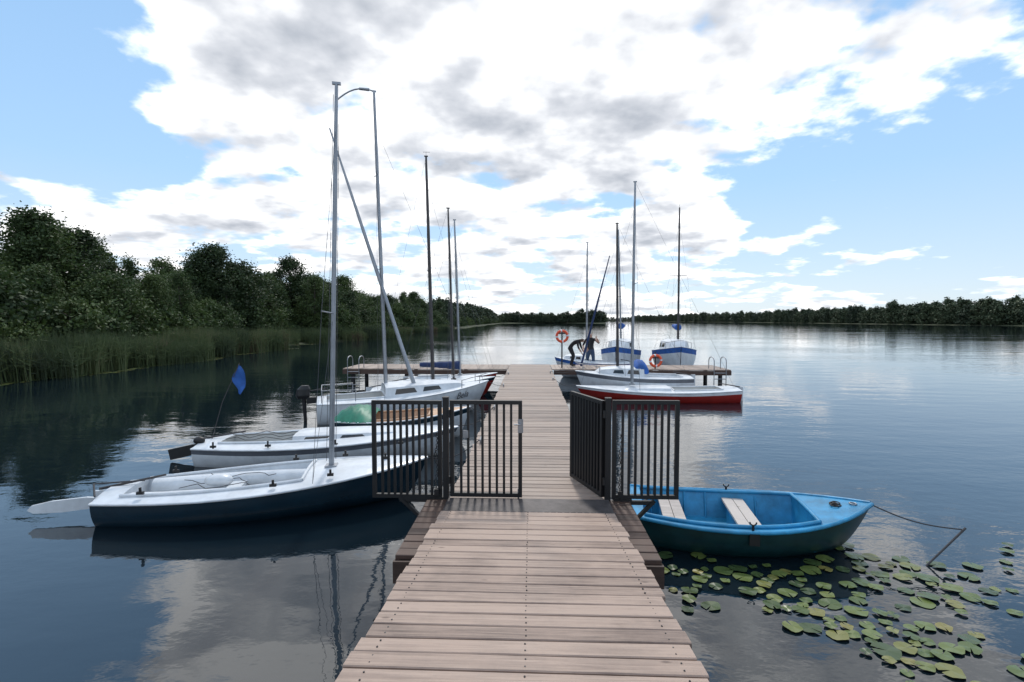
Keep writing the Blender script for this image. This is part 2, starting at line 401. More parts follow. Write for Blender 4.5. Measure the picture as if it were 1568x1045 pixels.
tl = bpy.data.objects.new('distant_treeline', None); scene.collection.objects.link(tl)
y = 90
while y < 930:
    for off in (2, 8):
        s = random.uniform(0.85, 1.15)*(1.05 if y < 260 else 0.95)
        inst(random.choice(far), 'far_tree', 192+off+random.uniform(-2, 2)+6*math.sin(y*.02), y, 0, s*1.05, tl, s)
    y += 3.2 if y < 400 else 6
x = -40
while x < 53:
    for off in (3, 9):
        s = random.uniform(0.55, 0.78)*(1.25 if 32 < x < 50 else 1)
        inst(random.choice(far), 'far_tree', x, 332+off, 0.2, s*1.3, tl, s)
    x += 2.6
x = 40
while x < 240:
    inst(random.choice(far), 'far_tree', x, 904+random.uniform(0, 8), 0, 1.1, tl, 0.75); x += 5.5

# ------------------------------------------------------------------ reeds
def reed_mesh(seed, n, hx, hy, hh):
    rd = random.Random(seed); p = Part('reed_patch', ['reed'])
    for i in range(n):
        x, y = rd.uniform(-hx, hx), rd.uniform(-hy, hy); h = hh*rd.uniform(0.6, 1.12)
        a = rd.uniform(0, math.pi); wd = rd.uniform(.010, .02); lx, ly = rd.gauss(0, .2), rd.gauss(0, .2)
        dx, dy = math.cos(a)*wd, math.sin(a)*wd
        p.add([(x-dx, y-dy, -.1), (x+dx, y+dy, -.1), (x+dx*.8+lx*.4, y+dy*.8+ly*.4, h*.6), (x-dx*.8+lx*.4, y-dy*.8+ly*.4, h*.6), (x+lx, y+ly, h)],
              [(0, 1, 2, 3), (3, 2, 4)])
        for _ in range(2):
            b0 = Vector((x+lx*.3, y+ly*.3, h*rd.uniform(.3, .75))); e_ = b0+Vector((rd.gauss(0, .22), rd.gauss(0, .22), rd.uniform(.0, .35)))
            p.add([b0+Vector((0, 0, -.025)), b0+Vector((0, 0, .025)), e_], [(0, 1, 2)])
    ob = p.build(fix=False); me = ob.data; bpy.data.objects.remove(ob); return me
rm = [reed_mesh(i, 560, 1.1, 1.0, 1.72-.15*i) for i in range(3)]
reeds = bpy.data.objects.new('reeds', None); scene.collection.objects.link(reeds)
y = 2
while y < 120:
    gap = 37 < y < 47
    for off in (-0.2, 1.0, 2.2):
        if gap and off < 1: continue
        s = random.uniform(0.78, 1.1)*(0.75 if gap else 1)*(0.75 if y > 60 else 1)
        inst(random.choice(rm), 'reed_patch', shx(y)-off+random.uniform(-.7, .7), y+random.uniform(-.4, .4), 0, s, reeds)
    y += 1.5 if y < 60 else 2.4

# ------------------------------------------------------------------ pier
def plank(p, cx, y0, y1, hw, ztop, th=0.03, slope=0.0, mi=0, jit=0.0):
    c = 0.005
    prof = [(y0, -th), (y0, -c), (y0+c, 0), (y1-c, 0), (y1, -c), (y1, -th)]
    n = len(prof); vs = []
    jl, jr = random.uniform(-jit, jit), random.uniform(-jit, jit); tw = random.uniform(-.002, .002)
    for x, q in ((cx-hw+jl, -tw), (cx+hw+jr, tw)):
        for (yy, z) in prof: vs.append((x, yy+q, ztop+(yy-y0)*slope+z+q))
    p.add(vs, [tuple(range(n))[::-1], tuple(range(n, 2*n))]+[(i, (i+1) % n, n+(i+1) % n, n+i) for i in range(n)], mi)
ZD = 0.6; PP = 0.114
G = Group('wooden_pier')
d = G.part('deck_planks', 'deck'); y = 4.47
while y < 18.3:
    plank(d, 0, y, y+PP-.009, 0.75, ZD+random.uniform(-.002, .002), jit=0.010); y += PP
f = G.part('side_planks', 'fascia')
y = 3.38
while y < 4.46:
    plank(f, 0, y, y+PP-.008, 0.95, ZD-0.004); y += PP
fr = G.part('frame_beams', 'fascia', 'darksteel')
for sx in (-1, 1):
    fr.box((sx*0.72, 11.4, ZD-0.11), (0.05, 13.7, 0.15)); fr.box((sx*0.935, 3.93, ZD-0.115), (0.04, 1.1, 0.16))
fr.box((0, 3.36, ZD-0.115), (1.92, 0.03, 0.16))
pl = G.part('piles', 'darksteel')
for yy in (3.6, 6.5, 9.5, 12.5, 15.5, 18):
    for sx in (-1, 1): pl.cyl((sx*0.62, yy, -1.5), (sx*0.62, yy, ZD-0.05), 0.06, n=12)
G.finish()
G = Group('cross_pier')
d = G.part('deck_planks', 'deck')
def plankx(p, x0, x1, yc, hy, z):
    p.box(((x0+x1)/2, yc, z-.015), (x1-x0, hy*2, 0.03))
for a, b_ in ((-6.5, -0.77), (0.77, 6.8)):
    x = a
    while x < b_: plankx(d, x, min(x+.138, b_), 17.4, 0.85, ZD+.002); x += .146
fr = G.part('fascia', 'fascia')
for yy in (16.53, 18.27):
    fr.box((-3.63, yy, ZD-.11), (5.7, .04, .15)); fr.box((3.8, yy, ZD-.11), (5.95, .04, .15))
fr.box((-6.5, 17.4, ZD-.11), (.04, 1.69, .15)); fr.box((6.8, 17.4, ZD-.11), (.04, 1.69, .15))
pl = G.part('piles', 'darksteel')
for xx in (-6.2, -4.3, -2.4, 2.4, 4.5, 6.5):
    for yy in (16.7, 18.1): pl.cyl((xx, yy, -1.5), (xx, yy, ZD-.04), .07, n=12)
G.finish()
def ladder(x, y):
    G = Group('swim_ladder'); s = G.part('rails', 'steel')
    for sx in (-.2, .2):
        pts = [(x+sx, y-.03, -.4), (x+sx, y-.03, ZD+.28)]
        for k in range(1, 9):
            t = math.pi*k/8; pts.append((x+sx, y+.22-.25*math.cos(t), ZD+.28+.15*math.sin(t)))
        pts.append((x+sx, y+.47, ZD)); s.tube(pts, .015, 8)
    for z in (-.2, .05, .3, .5): s.cyl((x-.2, y-.03, z), (x+.2, y-.03, z), .014)
    G.finish()
ladder(-6.1, 16.48); ladder(6.4, 16.48)
for i, (x, yy) in enumerate([(-.66, 6.6), (-.66, 9.1), (-.66, 12.2), (.66, 13.6), (.66, 15.4), (-.66, 15)]):
    G = Group('mooring_cleat'); s = G.part('body', 'steel')
    s.cyl((x, yy-.05, ZD), (x, yy-.05, ZD+.05), .012); s.cyl((x, yy+.05, ZD), (x, yy+.05, ZD+.05), .012); s.cyl((x, yy-.12, ZD+.055), (x, yy+.12, ZD+.055), .014)
    G.finish()

# ramp
G = Group('gangway_ramp'); SL = -0.094
d = G.part('planks', 'ramp'); sc = G.part('screws', 'darksteel')
y = 4.09
while y > 0.4:
    y0 = y-PP+.0085; z0 = 0.642+(4.09-y0)*0.094
    plank(d, 0, y0, y, 0.75, z0+random.uniform(-.002, .002), 0.028, SL, jit=0.014)
    for xx in (-.66, 0, .66):
        for yy in (y0+.028, y-.028):
            zc = 0.642+(4.09-yy)*0.094
            sc.cyl((xx+random.uniform(-.006, .006), yy, zc-.004), (xx, yy, zc+.0022), .0042, n=6)
    y -= PP
st = G.part('stringers', 'darksteel')
for xx in (-.66, 0, .66):
    st.bar((xx, 3.3, 0.642+.79*.094-.085), (xx, -0.4, 0.642+4.49*.094-.085), .07)
G.finish()
p = Part('steel_hinge_plate', ['plate'])
p.box((0, 4.285, ZD+.012), (1.5, .36, .008))
for k in range(26): p.cyl((-.72+k*.0576, 4.13, ZD+.022), (-.72+k*.0576+.04, 4.13, ZD+.022), .008, n=6)
p.build()

# ------------------------------------------------------------------ gate
def panel(p, A, B_, z0, z1, nb, mi=0, fr=.036, br=.022):
    A = Vector(A+(0,)); B_ = Vector(B_+(0,)); up = Vector((0, 0, 1)); dr = (B_-A).normalized()
    rot = Matrix((dr, up.cross(dr), up)).transposed(); Ln = (B_-A).length
    def bx(t, z, sx, sy, sz):
        p.box(A+dr*t+up*z, (sx, sy, sz), mi, rot)
    bx(Ln/2, z1-fr/2, Ln, fr, fr); bx(Ln/2, z0+fr/2, Ln, fr, fr)
    bx(fr/2, (z0+z1)/2, fr, fr*.98, z1-z0-2*fr); bx(Ln-fr/2, (z0+z1)/2, fr, fr*.98, z1-z0-2*fr)
    for i in range(nb):
        t = fr+(Ln-2*fr)*(i+1)/(nb+1); bx(t, (z0+z1)/2, br, br, z1-z0-2*fr)
G = Group('pier_gate')
ps = G.part('posts', 'black')
for sx, x in ((-1, -.775), (1, .745)):
    ps.vbar(x, 4.5, ZD-.12, ZD+.955, .052)
    ps.box((x, 4.5, ZD+.961), (.058, .058, .012))
a = G.part('wing_panel_port', 'black'); panel(a, (-1.48, 4.5), (-.815, 4.5), ZD+.0, ZD+.93, 9)
a = G.part('closed_leaf', 'black'); panel(a, (-.735, 4.5), (-.055, 4.5), ZD+.02, ZD+.935, 8)
a = G.part('open_leaf', 'black'); panel(a, (.705, 4.52), (.46, 5.14), ZD+.02, ZD+.935, 9)
a = G.part('wing_panel_starboard', 'black'); panel(a, (.785, 4.5), (1.40, 4.5), ZD+.02, ZD+.945, 8)
h = G.part('hinges_and_latch', 'black', 'steel', 'blue')
for z in (.15, .78):
    h.cyl((-.742, 4.47, ZD+z), (-.742, 4.47, ZD+z+.07), .014); h.cyl((.71, 4.48, ZD+z), (.71, 4.48, ZD+z+.07), .014)
h.box((-.07, 4.478, ZD+.70), (.05, .012, .13), 1); h.cyl((-.07, 4.44, ZD+.72), (-.07, 4.475, ZD+.72), .008, mi=1); h.cyl((-.13, 4.44, ZD+.72), (-.07, 4.44, ZD+.72), .007, mi=1)
h.cyl((-.09, 4.5, ZD-.03), (-.09, 4.5, ZD+.1), .008, mi=1)
h.box((-.585, 4.476, ZD+.62), (.05, .008, .07), 1)
br = G.part('braces', 'black')
for s_, xo, xi in ((-1, -1.22, -.93), (1, 1.18, .93)):
    br.bar((xo, 4.5, ZD), (xi, 4.42, ZD-.22), .03); br.bar((xo, 4.5, ZD-.018), (xi, 4.5, ZD-.02), .035)
    br.bar((s_*.80, 4.5, ZD-.01), (s_*.97, 4.5, ZD-.01), .05)
for xx in (.86, -.86):
    for k in range(26):
        br.torus((xx+.01*math.sin(k*.5), 4.47, ZD+.62-k*.021), .011, .0035, 'y' if k % 2 else 'x', 8, 5)
    br.box((xx, 4.465, ZD+.07), (.045, .03, .055))
G.finish()

# ------------------------------------------------------------------ boats
def frame(stern, bow):
    s = Vector((stern[0], stern[1], 0)); b_ = Vector((bow[0], bow[1], 0)); d = (b_-s); Ln = d.length; d.normalize()
    m = Matrix.Identity(4); m.col[0] = (d.x, d.y, 0, 0); m.col[1] = (-d.y, d.x, 0, 0); m.col[2] = (0, 0, 1, 0); m.col[3] = (s.x, s.y, 0, 1)
    return m, Ln
class Hull:
    def __init__(s, Ln, B, fb, draft=.18, tw=.72, rake=.35, full=2.1, mx=.42):
        s.L = Ln; s.B = B; s.fb = fb; s.draft = draft; s.tw = tw; s.rake = rake; s.full = full; s.mx = mx
    def w(s, t):
        if t < s.mx: f = s.tw+(1-s.tw)*math.sin(math.pi/2*t/s.mx)
        else: f = (1-((t-s.mx)/(1-s.mx))**s.full)**0.92 if t < 1 else 0
        return max(.012, s.B/2*f)
    def sheer(s, t):
        a, b_, c = s.fb; m_ = .4
        return a*(t-m_)*(t-1)/(m_)+b_*t*(t-1)/(m_*(m_-1))+c*t*(t-m_)/(1-m_)
    def keel(s, t): return -s.draft*(1-t**4)*(.55+.45*math.sin(math.pi*min(1, t+.25)))
    def pt(s, t, u, side):
        k, sh_ = s.keel(t), s.sheer(t)
        y = s.w(t)*(math.sin(u*math.pi/2)**.62 if u > 0 else 0); z = k+(sh_-k)*u**1.45
        x = t*s.L-s.rake*(1-u)*t**5
        return Vector((x, side*y, z))
    def deckpt(s, t, f, camber):
        return Vector((t*s.L, f*s.w(t), s.sheer(t)+camber*(1-f*f)*min(1, (1-t)*4+.2)))
def build_hull(G, H, mats, cock=(.08, .55), cw=.62, floor=.06, camber=.05, stripe=True, rub='white', fl_in=.78, n=30, rubr=.015):
    h = G.part('hull', *mats[:2]); J = 8
    T = [i/n for i in range(n+1)]
    for side in (-1, 1):
        vs = [H.pt(t, j/J, side) for t in T for j in range(J+1)]
        o = len(h.V); h.V += [tuple(v) for v in vs]
        for i in range(n):
            for j in range(J):
                h.F.append([o+i*(J+1)+j, o+(i+1)*(J+1)+j, o+(i+1)*(J+1)+j+1, o+i*(J+1)+j+1])
                h.MI.append(1 if (stripe and j == J-1) else 0); h.S.append(True)
    tr = [H.pt(0, j/J, -1) for j in range(J, -1, -1)]+[H.pt(0, j/J, 1) for j in range(1, J+1)]
    h.add(tr, [tuple(range(len(tr)))], 0)
    d = G.part('deck', mats[2]); ck = G.part('cockpit', mats[3])
    c0, c1 = cock
    ts = sorted(set([t for t in T if abs(t-c0) > .012 and abs(t-c1) > .012]+[c0, c1]))
    fr = [-1, -.85, -cw, -.3, 0, .3, cw, .85, 1]
    for i in range(len(ts)-1):
        t0, t1 = ts[i], ts[i+1]; inside = t0 >= c0-1e-6 and t1 <= c1+1e-6
        for j in range(len(fr)-1):
            if inside and abs(fr[j]+fr[j+1])/2 < cw-.001 and abs(fr[j]) <= cw+.001 and abs(fr[j+1]) <= cw+.001: continue
            d.add([H.deckpt(t0, fr[j], camber), H.deckpt(t1, fr[j], camber), H.deckpt(t1, fr[j+1], camber), H.deckpt(t0, fr[j+1], camber)], [(0, 1, 2, 3)], 0, True)
        if inside:
            def fp(t, s_): return Vector((t*H.L, s_*H.w(t)*cw*fl_in, floor))
            for s_ in (-1, 1):
                ck.add([H.deckpt(t0, s_*cw, camber), H.deckpt(t1, s_*cw, camber), fp(t1, s_), fp(t0, s_)], [(0, 1, 2, 3)], 0, True)
            ck.add([fp(t0, -1), fp(t1, -1), fp(t1, 1), fp(t0, 1)], [(0, 1, 2, 3)], 0)
    for t in (c0, c1):
        a = [H.deckpt(t, f, camber) for f in (-cw, -.3, 0, .3, cw)]
        ck.add(a+[Vector((t*H.L, H.w(t)*cw*fl_in, floor)), Vector((t*H.L, -H.w(t)*cw*fl_in, floor))], [tuple(range(7))], 0)
    rb = G.part('rub_rail', rub)
    for s_ in (-1, 1): rb.tube([H.pt(t, 1, s_)+Vector((0, s_*.004, 0)) for t in T[::2]+([1.0] if n % 2 else [])], rubr, 6)
    rb.tube([H.pt(0, 1, -1), H.pt(0, 1, 1)], rubr)
    cm = G.part('coaming', mats[2])
    k = [c0+(c1-c0)*i/10 for i in range(11)]
    loop = [H.deckpt(t, -cw, camber) for t in k]+[H.deckpt(c1, f, camber) for f in (-.3, 0, .3)]+[H.deckpt(t, cw, camber) for t in k[::-1]]
    cm.tube([v+Vector((0, 0, .012)) for v in loop], .02, 6)
def cabin(G, H, t0, t1, hf, hgt, mat='white', win=True, base=.66, n=10, camber=.05):
    c = G.part('cabin', mat); wn_ = G.part('cabin_windows', 'glass')
    secs = []
    for i in range(n+1):
        q = i/n; t = t0+(t1-t0)*q; wd = H.w(t)*base
        hh = hgt*(1-q**2.2*(1-hf)); zb = H.sheer(t)+camber*.3
        if q == 1: hh = .02
        x = t*H.L
        secs.append([Vector((x, -wd, zb)), Vector((x, -wd*.86, zb+hh*.82)), Vector((x, -wd*.5, zb+hh*.97)), Vector((x, 0, zb+hh*1.02)),
                     Vector((x, wd*.5, zb+hh*.97)), Vector((x, wd*.86, zb+hh*.82)), Vector((x, wd, zb))])
    for i in range(n):
        for j in range(6):
            c.add([secs[i][j], secs[i+1][j], secs[i+1][j+1], secs[i][j+1]], [(0, 1, 2, 3)], 0, 0 < j < 5)
    c.add(secs[0], [tuple(range(7))])
    if win:
        for (a, b_) in ((1, 3.6), (4.3, 6.6)):
            for j, s_ in ((0, -1), (5, 1)):
                def ip(q, v):
                    i = int(q); f_ = q-i; lo = secs[i][0 if s_ < 0 else 6].lerp(secs[i+1][0 if s_ < 0 else 6], f_); hi = secs[i][1 if s_ < 0 else 5].lerp(secs[i+1][1 if s_ < 0 else 5], f_)
                    return lo.lerp(hi, v)+Vector((0, s_*.006, .002))
                m_ = [ip(a, .3), ip(a+.2, .8), ip(b_-.3, .8), ip(b_, .3)]
                wn_.add(m_, [(0, 1, 2, 3)])
    return secs
def rig(G, H, base, top, r=.03, mat='mast', shrouds=True, spread=(.55,), sl=.3, boom=None, stay=True, cover=None, back=True, vane=True, fore=True):
    b_ = G.loc(base); t = G.loc(top); m_ = G.part('mast', mat); ax = t-b_
    m_.cyl(b_, b_+ax*.75, r, r*.85, 10); m_.cyl(b_+ax*.75, t, r*.85, r*.6, 10)
    m_.box(b_+Vector((0, 0, .02)), (.14, .14, .04))
    m_.box(t, (.10, .03, .03))
    if vane:
        m_.cyl(t, t+Vector((0, 0, .12)), .004); m_.cyl(t+Vector((-.08, 0, .11)), t+Vector((.1, 0, .11)), .005)
    wr = G.part('rigging', 'wire'); tb = b_.x/H.L
    wid = H.w(max(0, tb-.03)); ch = [Vector((b_.x-.12, s_*wid*.95, H.sheer(tb)+.02)) for s_ in (-1, 1)]
    for sp in spread:
        c = b_+ax*sp
        for s_ in (-1, 1):
            m_.cyl(c, c+Vector((-.06, s_*sl, .02)), .011, .008, 6)
    if shrouds:
        hi = b_+ax*.9; c = b_+ax*spread[0]
        for s_, k in ((-1, 0), (1, 1)):
            wr.tube([hi, c+Vector((-.06, s_*sl, .02)), ch[k]], .0032, 4)
            wr.cyl(b_+ax*spread[0], ch[k], .0028, n=4)
    if stay:
        if fore: wr.cyl(b_+ax*.88, H.deckpt(.97, 0, .03), .0032, n=4)
        if back: wr.cyl(t, Vector((0.02, 0, H.sheer(0))), .003, n=4)
    wr.cyl(b_+Vector((.05, .03, .1)), b_+ax*.9+Vector((.03, .02, 0)), .004, n=4)
    wr.cyl(b_+Vector((-.05, -.04, .1)), b_+ax*.97+Vector((-.03, -.02, 0)), .0035, n=4)
    for k in (.1, .14): m_.cyl(b_+ax*k*.5+Vector((0, -r-.02, 0)), b_+ax*k*.5+Vector((0, r+.02, 0)), .012)
    if boom:
        q = b_+ax.normalized()*boom[0]; e_ = q+Vector((-boom[1], 0, boom[2])); bm_ = G.part('boom', mat); bm_.cyl(q, e_, .03, .025)
        if cover:
            cv = G.part('sail_cover', cover); K = 12
            for i in range(K):
                f0, f1 = i/K, (i+1)/K
                rr = lambda f: .13*(1-f*.55)*(1+.1*math.sin(f*30))+.01
                cv.cyl(q.lerp(e_, f0)+Vector((0, 0, .07)), q.lerp(e_, f1)+Vector((0, 0, .07)), rr(f0), rr(f1), 10)
def outboard(G, H):
    o = G.part('outboard_motor', 'black', 'steel'); z = H.sheer(0)
    secs = [(-.30, .04, .10), (-.30, .12, .13), (-.28, .26, .12), (-.25, .34, .07)]
    prev = None
    for (x, dz, r_) in secs:
        ring = [Vector((x+math.cos(k*math.pi/4)*r_*1.2, .15+math.sin(k*math.pi/4)*r_*.8, z+dz)) for k in range(8)]
        if prev: o.add(prev+ring, [(i, (i+1) % 8, 8+(i+1) % 8, 8+i) for i in range(8)], 0, True)
        prev = ring
    o.add(prev, [tuple(range(8))])
    o.cyl((-.28, .15, z+.05), (-.24, .15, -.3), .045, .03, mi=0); o.box((-.12, .15, z), (.2, .12, .14), 0); o.cyl((-.2, .15, z+.2), (.22, .12, z+.26), .018)
def rudder(G, H, up=False, tl_=.7):
    rd = G.part('rudder', 'white'); z = H.sheer(0)
    if up:
        rd.box((-.09, 0, z-.07), (.16, .035, .2))
        prof = [(-.05, .05), (-.25, .085), (-.6, .08), (-.80, .05), (-.84, 0), (-.78, -.04), (-.5, -.06), (-.2, -.05), (-.05, -.04)]
        n_ = len(prof); vs = [(x, s_*.016, zz_+.17+x*.05) for s_ in (-1, 1) for x, zz_ in prof]
        rd.add(vs, [tuple(range(n_)), tuple(range(n_, 2*n_))[::-1]]+[(i, (i+1) % n_, n_+(i+1) % n_, n_+i) for i in range(n_)])
    else: rd.box((-.1, 0, z*.2), (.2, .03, z*1.9))
    t_ = G.part('tiller', 'mastdark'); t_.cyl((-.12, 0, z+.05), (tl_, .05, z+.16), .016, .012)
def pulpit(G, H, z=.28):
    s = G.part('pulpit', 'steel')
    a = [H.deckpt(.80, -.9, 0), H.deckpt(.93, -.9, 0), H.deckpt(1, 0, 0), H.deckpt(.93, .9, 0), H.deckpt(.80, .9, 0)]
    s.tube([v+Vector((0, 0, z)) for v in a], .010)
    for v in a[:2]+a[3:]: s.cyl(v, v+Vector((0, 0, z)), .009)

# A - nearest dinghy
m_, Ln = frame((-4.86, 5.38), (-1.32, 6.2)); G = Group('sailing_dinghy', m_)
H = Hull(Ln, 1.3, (.28, .33, .5), .16, .6, .3)
build_hull(G, H, ('navy', 'white', 'white', 'white'), (.07, .60), .68, .1, .07, stripe=False)
rig(G, H, (-2.47, 5.90, .44), (-2.33, 5.90, 5.15), .032, spread=(.41,), sl=.42, back=False, vane=False, fore=False)
rudder(G, H, True, .55)
s = G.part('side_tanks', 'white')
for sd_ in (-1, 1):
    for i in range(11):
        f0, f1 = .09+.044*i, .09+.044*(i+1)
        s.cyl((f0*Ln, sd_*H.w(f0)*.52, .24), (f1*Ln, sd_*H.w(f1)*.52, .24), .1, n=12, caps=(i in (0, 10)))
s.box((.36*Ln, 0, .24), (.16, .9, .04)); s.box((.30*Ln, 0, .17), (1.0, .05, .15))
s.ball((.33*Ln, -.15, .40), (.16, .1, .07))
o = G.part('fittings', 'black', 'steel')
for (x, y_, z_) in ((.5, -.4, .38), (1.9, -.53, .42), (2.5, -.42, .47), (2.55, .42, .47), (1.9, .53, .42), (3.1, 0, .52), (.5, .4, .38)):
    o.box((x, y_, z_), (.07, .03, .03)); o.cyl((x, y_, z_), (x, y_, z_+.06), .014)
r_ = G.part('sheets', 'rope', 'orange')
for k in range(3):
    a0 = random.uniform(.5, 1.0); pts = [Vector((a0+i*.10+random.uniform(-.05, .05), -.2+.2*k+.09*math.sin(i*1.3+k), .345+.012*math.sin(i*2+k))) for i in range(9)]
    r_.tube(pts, .0045, 5)
r_.tube([(.0, -.3, .34), (-.12, -.1, .42), (.35, 0, .40)], .010)
G.finish()

# B - second dinghy
m_, Ln = frame((-5.25, 7.6), (-1.2, 8.1)); G = Group('sailing_dinghy', m_)
H = Hull(Ln, 1.4, (.30, .33, .48), .18, .62, .35)
build_hull(G, H, ('white', 'greystripe', 'white', 'cream'), (.08, .5), .55, .12, .06)
cabin(G, H, .36, .78, .4, .12, win=True, base=.5)
rudder(G, H, False, .6)
fl = G.part('fittings', 'black', 'steel')
fl.box((-.32, .0, .16), (.5, .05, .17), 0, Matrix.Rotation(R(-12), 3, 'Y')); fl.ball((.0, -.2, .38), (.09, .06, .06))
for x in (.4, 1.2, 2.2, 3.2): fl.cyl((x, -.58, .34), (x, -.58, .44), .013); fl.box((x, -.58, .37), (.08, .03, .03))
r_ = G.part('sheets', 'rope')
for k in range(3): r_.tube([Vector((.4+i*.15, -.2+.2*k+.06*math.sin(i*1.7+k), .39+.02*math.sin(i*2+k))) for i in range(8)], .005, 5)
G.finish()

G = Group('blue_pennant_flag'); P = G.part('staff', 'mastdark'); P.tube([(-5.15, 7.6, .36), (-4.98, 7.62, .95), (-4.70, 7.65, 1.58)], .006)
P = G.part('cloth', 'blue'); vs = []
for i in range(9):
    t = i/8; zt = 1.57-t*.46
    lft = -4.70-.05*math.sin(t*3)-.08*t*(1-t)*3; rgt = -4.69+.09*math.sin(math.pi*min(1, t*1.05+.02))**.8*(1 if t < .95 else 0)+.02*math.sin(t*9)
    vs += [(lft, 7.65+.03*math.sin(t*9), zt), ((lft+rgt)/2, 7.65-.045*math.sin(t*7+1), zt-.01), (rgt, 7.66-.03*math.sin(t*8), zt-.03)]
P.add(vs, [(3*i+j, 3*i+j+1, 3*i+j+4, 3*i+j+3) for i in range(8) for j in range(2)], 0, True)
G.finish()

m_, Ln = frame((-3.7, 9.1), (-1.15, 9.35)); G = Group('plywood_rowboat', m_)
H = Hull(Ln, 1.1, (.42, .42, .6), .15, .75, .25)
build_hull(G, H, ('white', 'navy', 'tan', 'tan'), (.1, .7), .8, .1, .03)
tp = G.part('tarpaulin', 'green'); vs = []; n_, k_ = 12, 10
for i in range(n_+1):
    for j in range(k_+1):
        f = -1.05+2.1*j/k_; t = .02+.28*i/n_; ed = (1-abs(f)**3*.8)*math.sin(math.pi*(i/n_)*.9+.15)**.5
        vs.append((t*Ln, f*H.w(t), .40+.24*ed+.02*math.sin(i*2.1+j*1.3)))
tp.add(vs, [(i*(k_+1)+j, (i+1)*(k_+1)+j, (i+1)*(k_+1)+j+1, i*(k_+1)+j+1) for i in range(n_) for j in range(k_)], 0, True)
G.finish()

# C - cabin boat
m_, Ln = frame((-4.8, 10.7), (-1.06, 12.3)); G = Group('cabin_sailboat', m_)
H = Hull(Ln, 1.65, (.46, .50, .74), .22, .7, .45)
build_hull(G, H, ('white', 'white', 'white', 'cream'), (.05, .36), .6, .2, .06)
cabin(G, H, .36, .84, .35, .28, base=.68)
rig(G, H, (-3.42, 11.35, .75), (-3.62, 11.35, 7.6), .045, spread=(.4, .72), sl=.3, back=False, vane=False)
outboard(G, H); pulpit(G, H, .2)
sp = G.part('furled_spar', 'mast'); a = G.loc((-2.68, 11.3, .62)); b_ = G.loc((-4.66, 11.3, 6.75))
sp.cyl(a, a.lerp(b_, .6), .05, .04, 10); sp.cyl(a.lerp(b_, .6), b_, .04, .018, 10)
c = G.part('curved_masthead_arm', 'mast'); pts = [G.loc((-3.62-.92*k/8, 11.35, 7.60+.10*math.sin(k/8*math.pi)-.22*(k/8)**2)) for k in range(9)]
c.tube(pts, .017)
c.cyl(pts[1], pts[3], .035, .03)
ls = G.part('pushpit', 'steel')
for s_ in (-1, 1):
    ls.tube([(.1, s_*.5, .48), (.1, s_*.5, .75), (.8, s_*.62, .75), (.8, s_*.62, .5)], .010)
ls.tube([(.1, -.5, .75), (.1, .5, .75)], .010)
G.finish()
tx = bpy.data.curves.new('boat_name_text', 'FONT'); tx.body = 'Bela'; tx.size = .22; tx.shear = .4; tx.extrude = .001
to = bpy.data.objects.new('name_lettering', tx); scene.collection.objects.link(to); tx.materials.append(M['mastdark'])
to.parent = G.e; q = H.pt(.76, .86, -1); to.location = q+Vector((0, -.035, -.08))
tg = (H.pt(.88, .86, -1)-H.pt(.76, .86, -1)).normalized(); upv = (H.pt(.82, .98, -1)-H.pt(.82, .78, -1)).normalized(); nn = tg.cross(upv).normalized(); upv = nn.cross(tg)
to.rotation_euler = Matrix((tg, upv, nn)).transposed().to_euler()

def simple_boat(name, st, bw, B, fb, mats, base, top, mastmat='mast', cab=None, cover=None, boom=None, pul=False, extra=None, rad=.035, cock=(.08, .45), sl=.25, rud=True, draft=.2, rub='white', vane=True):
    m_, Ln = frame(st, bw); G = Group(name, m_); H = Hull(Ln, B, fb, draft, .7, .35)
    build_hull(G, H, mats, cock, .6, .12, .05, rub=rub)
    if cab: cabin(G, H, *cab)
    if base: rig(G, H, base, top, rad, mastmat, spread=(.5,), sl=sl, boom=boom, cover=cover, vane=vane)
    if pul: pulpit(G, H, .25)
    if rud: rudder(G, H, False, .5)
    if extra: extra(G, H)
    G.finish(); return G, H
simple_boat('sailing_dinghy', (-4.3, 13.1), (-1.2, 13.5), 1.3, (.38, .4, .55), ('white', 'navy', 'white', 'cream'), (-2.68, 13.3, .5), (-2.83, 13.3, 6.75), 'mastdark', rad=.045, sl=.12, cab=(.4, .75, .4, .14, 'white', False))
simple_boat('red_sailing_dinghy', (-4.0, 14.3), (-1.05, 14.5), 1.3, (.4, .42, .58), ('red', 'navy', 'white', 'navycloth'), (-2.28, 14.4, .5), (-2.42, 14.4, 5.6), 'mastdark', sl=.12, vane=False)
simple_boat('sailing_dinghy', (-3.9, 15.5), (-1.05, 15.6), 1.2, (.4, .42, .58), ('navy', 'red', 'white', 'white'), (-2.26, 15.6, .5), (-2.42, 15.6, 5.5), 'mast', sl=.12, vane=False, boom=(.25, 1.3, .02), cover='navycloth')
# red boat on the right
simple_boat('red_sailboat', (5.85, 13.9), (1.35, 14.05), 1.35, (.34, .28, .38), ('red', 'white', 'white', 'cream'), (2.95, 14.0, .42), (2.98, 14.0, 6.2), rad=.045, cab=(.42, .7, .4, .1, 'white', False), cock=(.1, .4), sl=.3, vane=False)
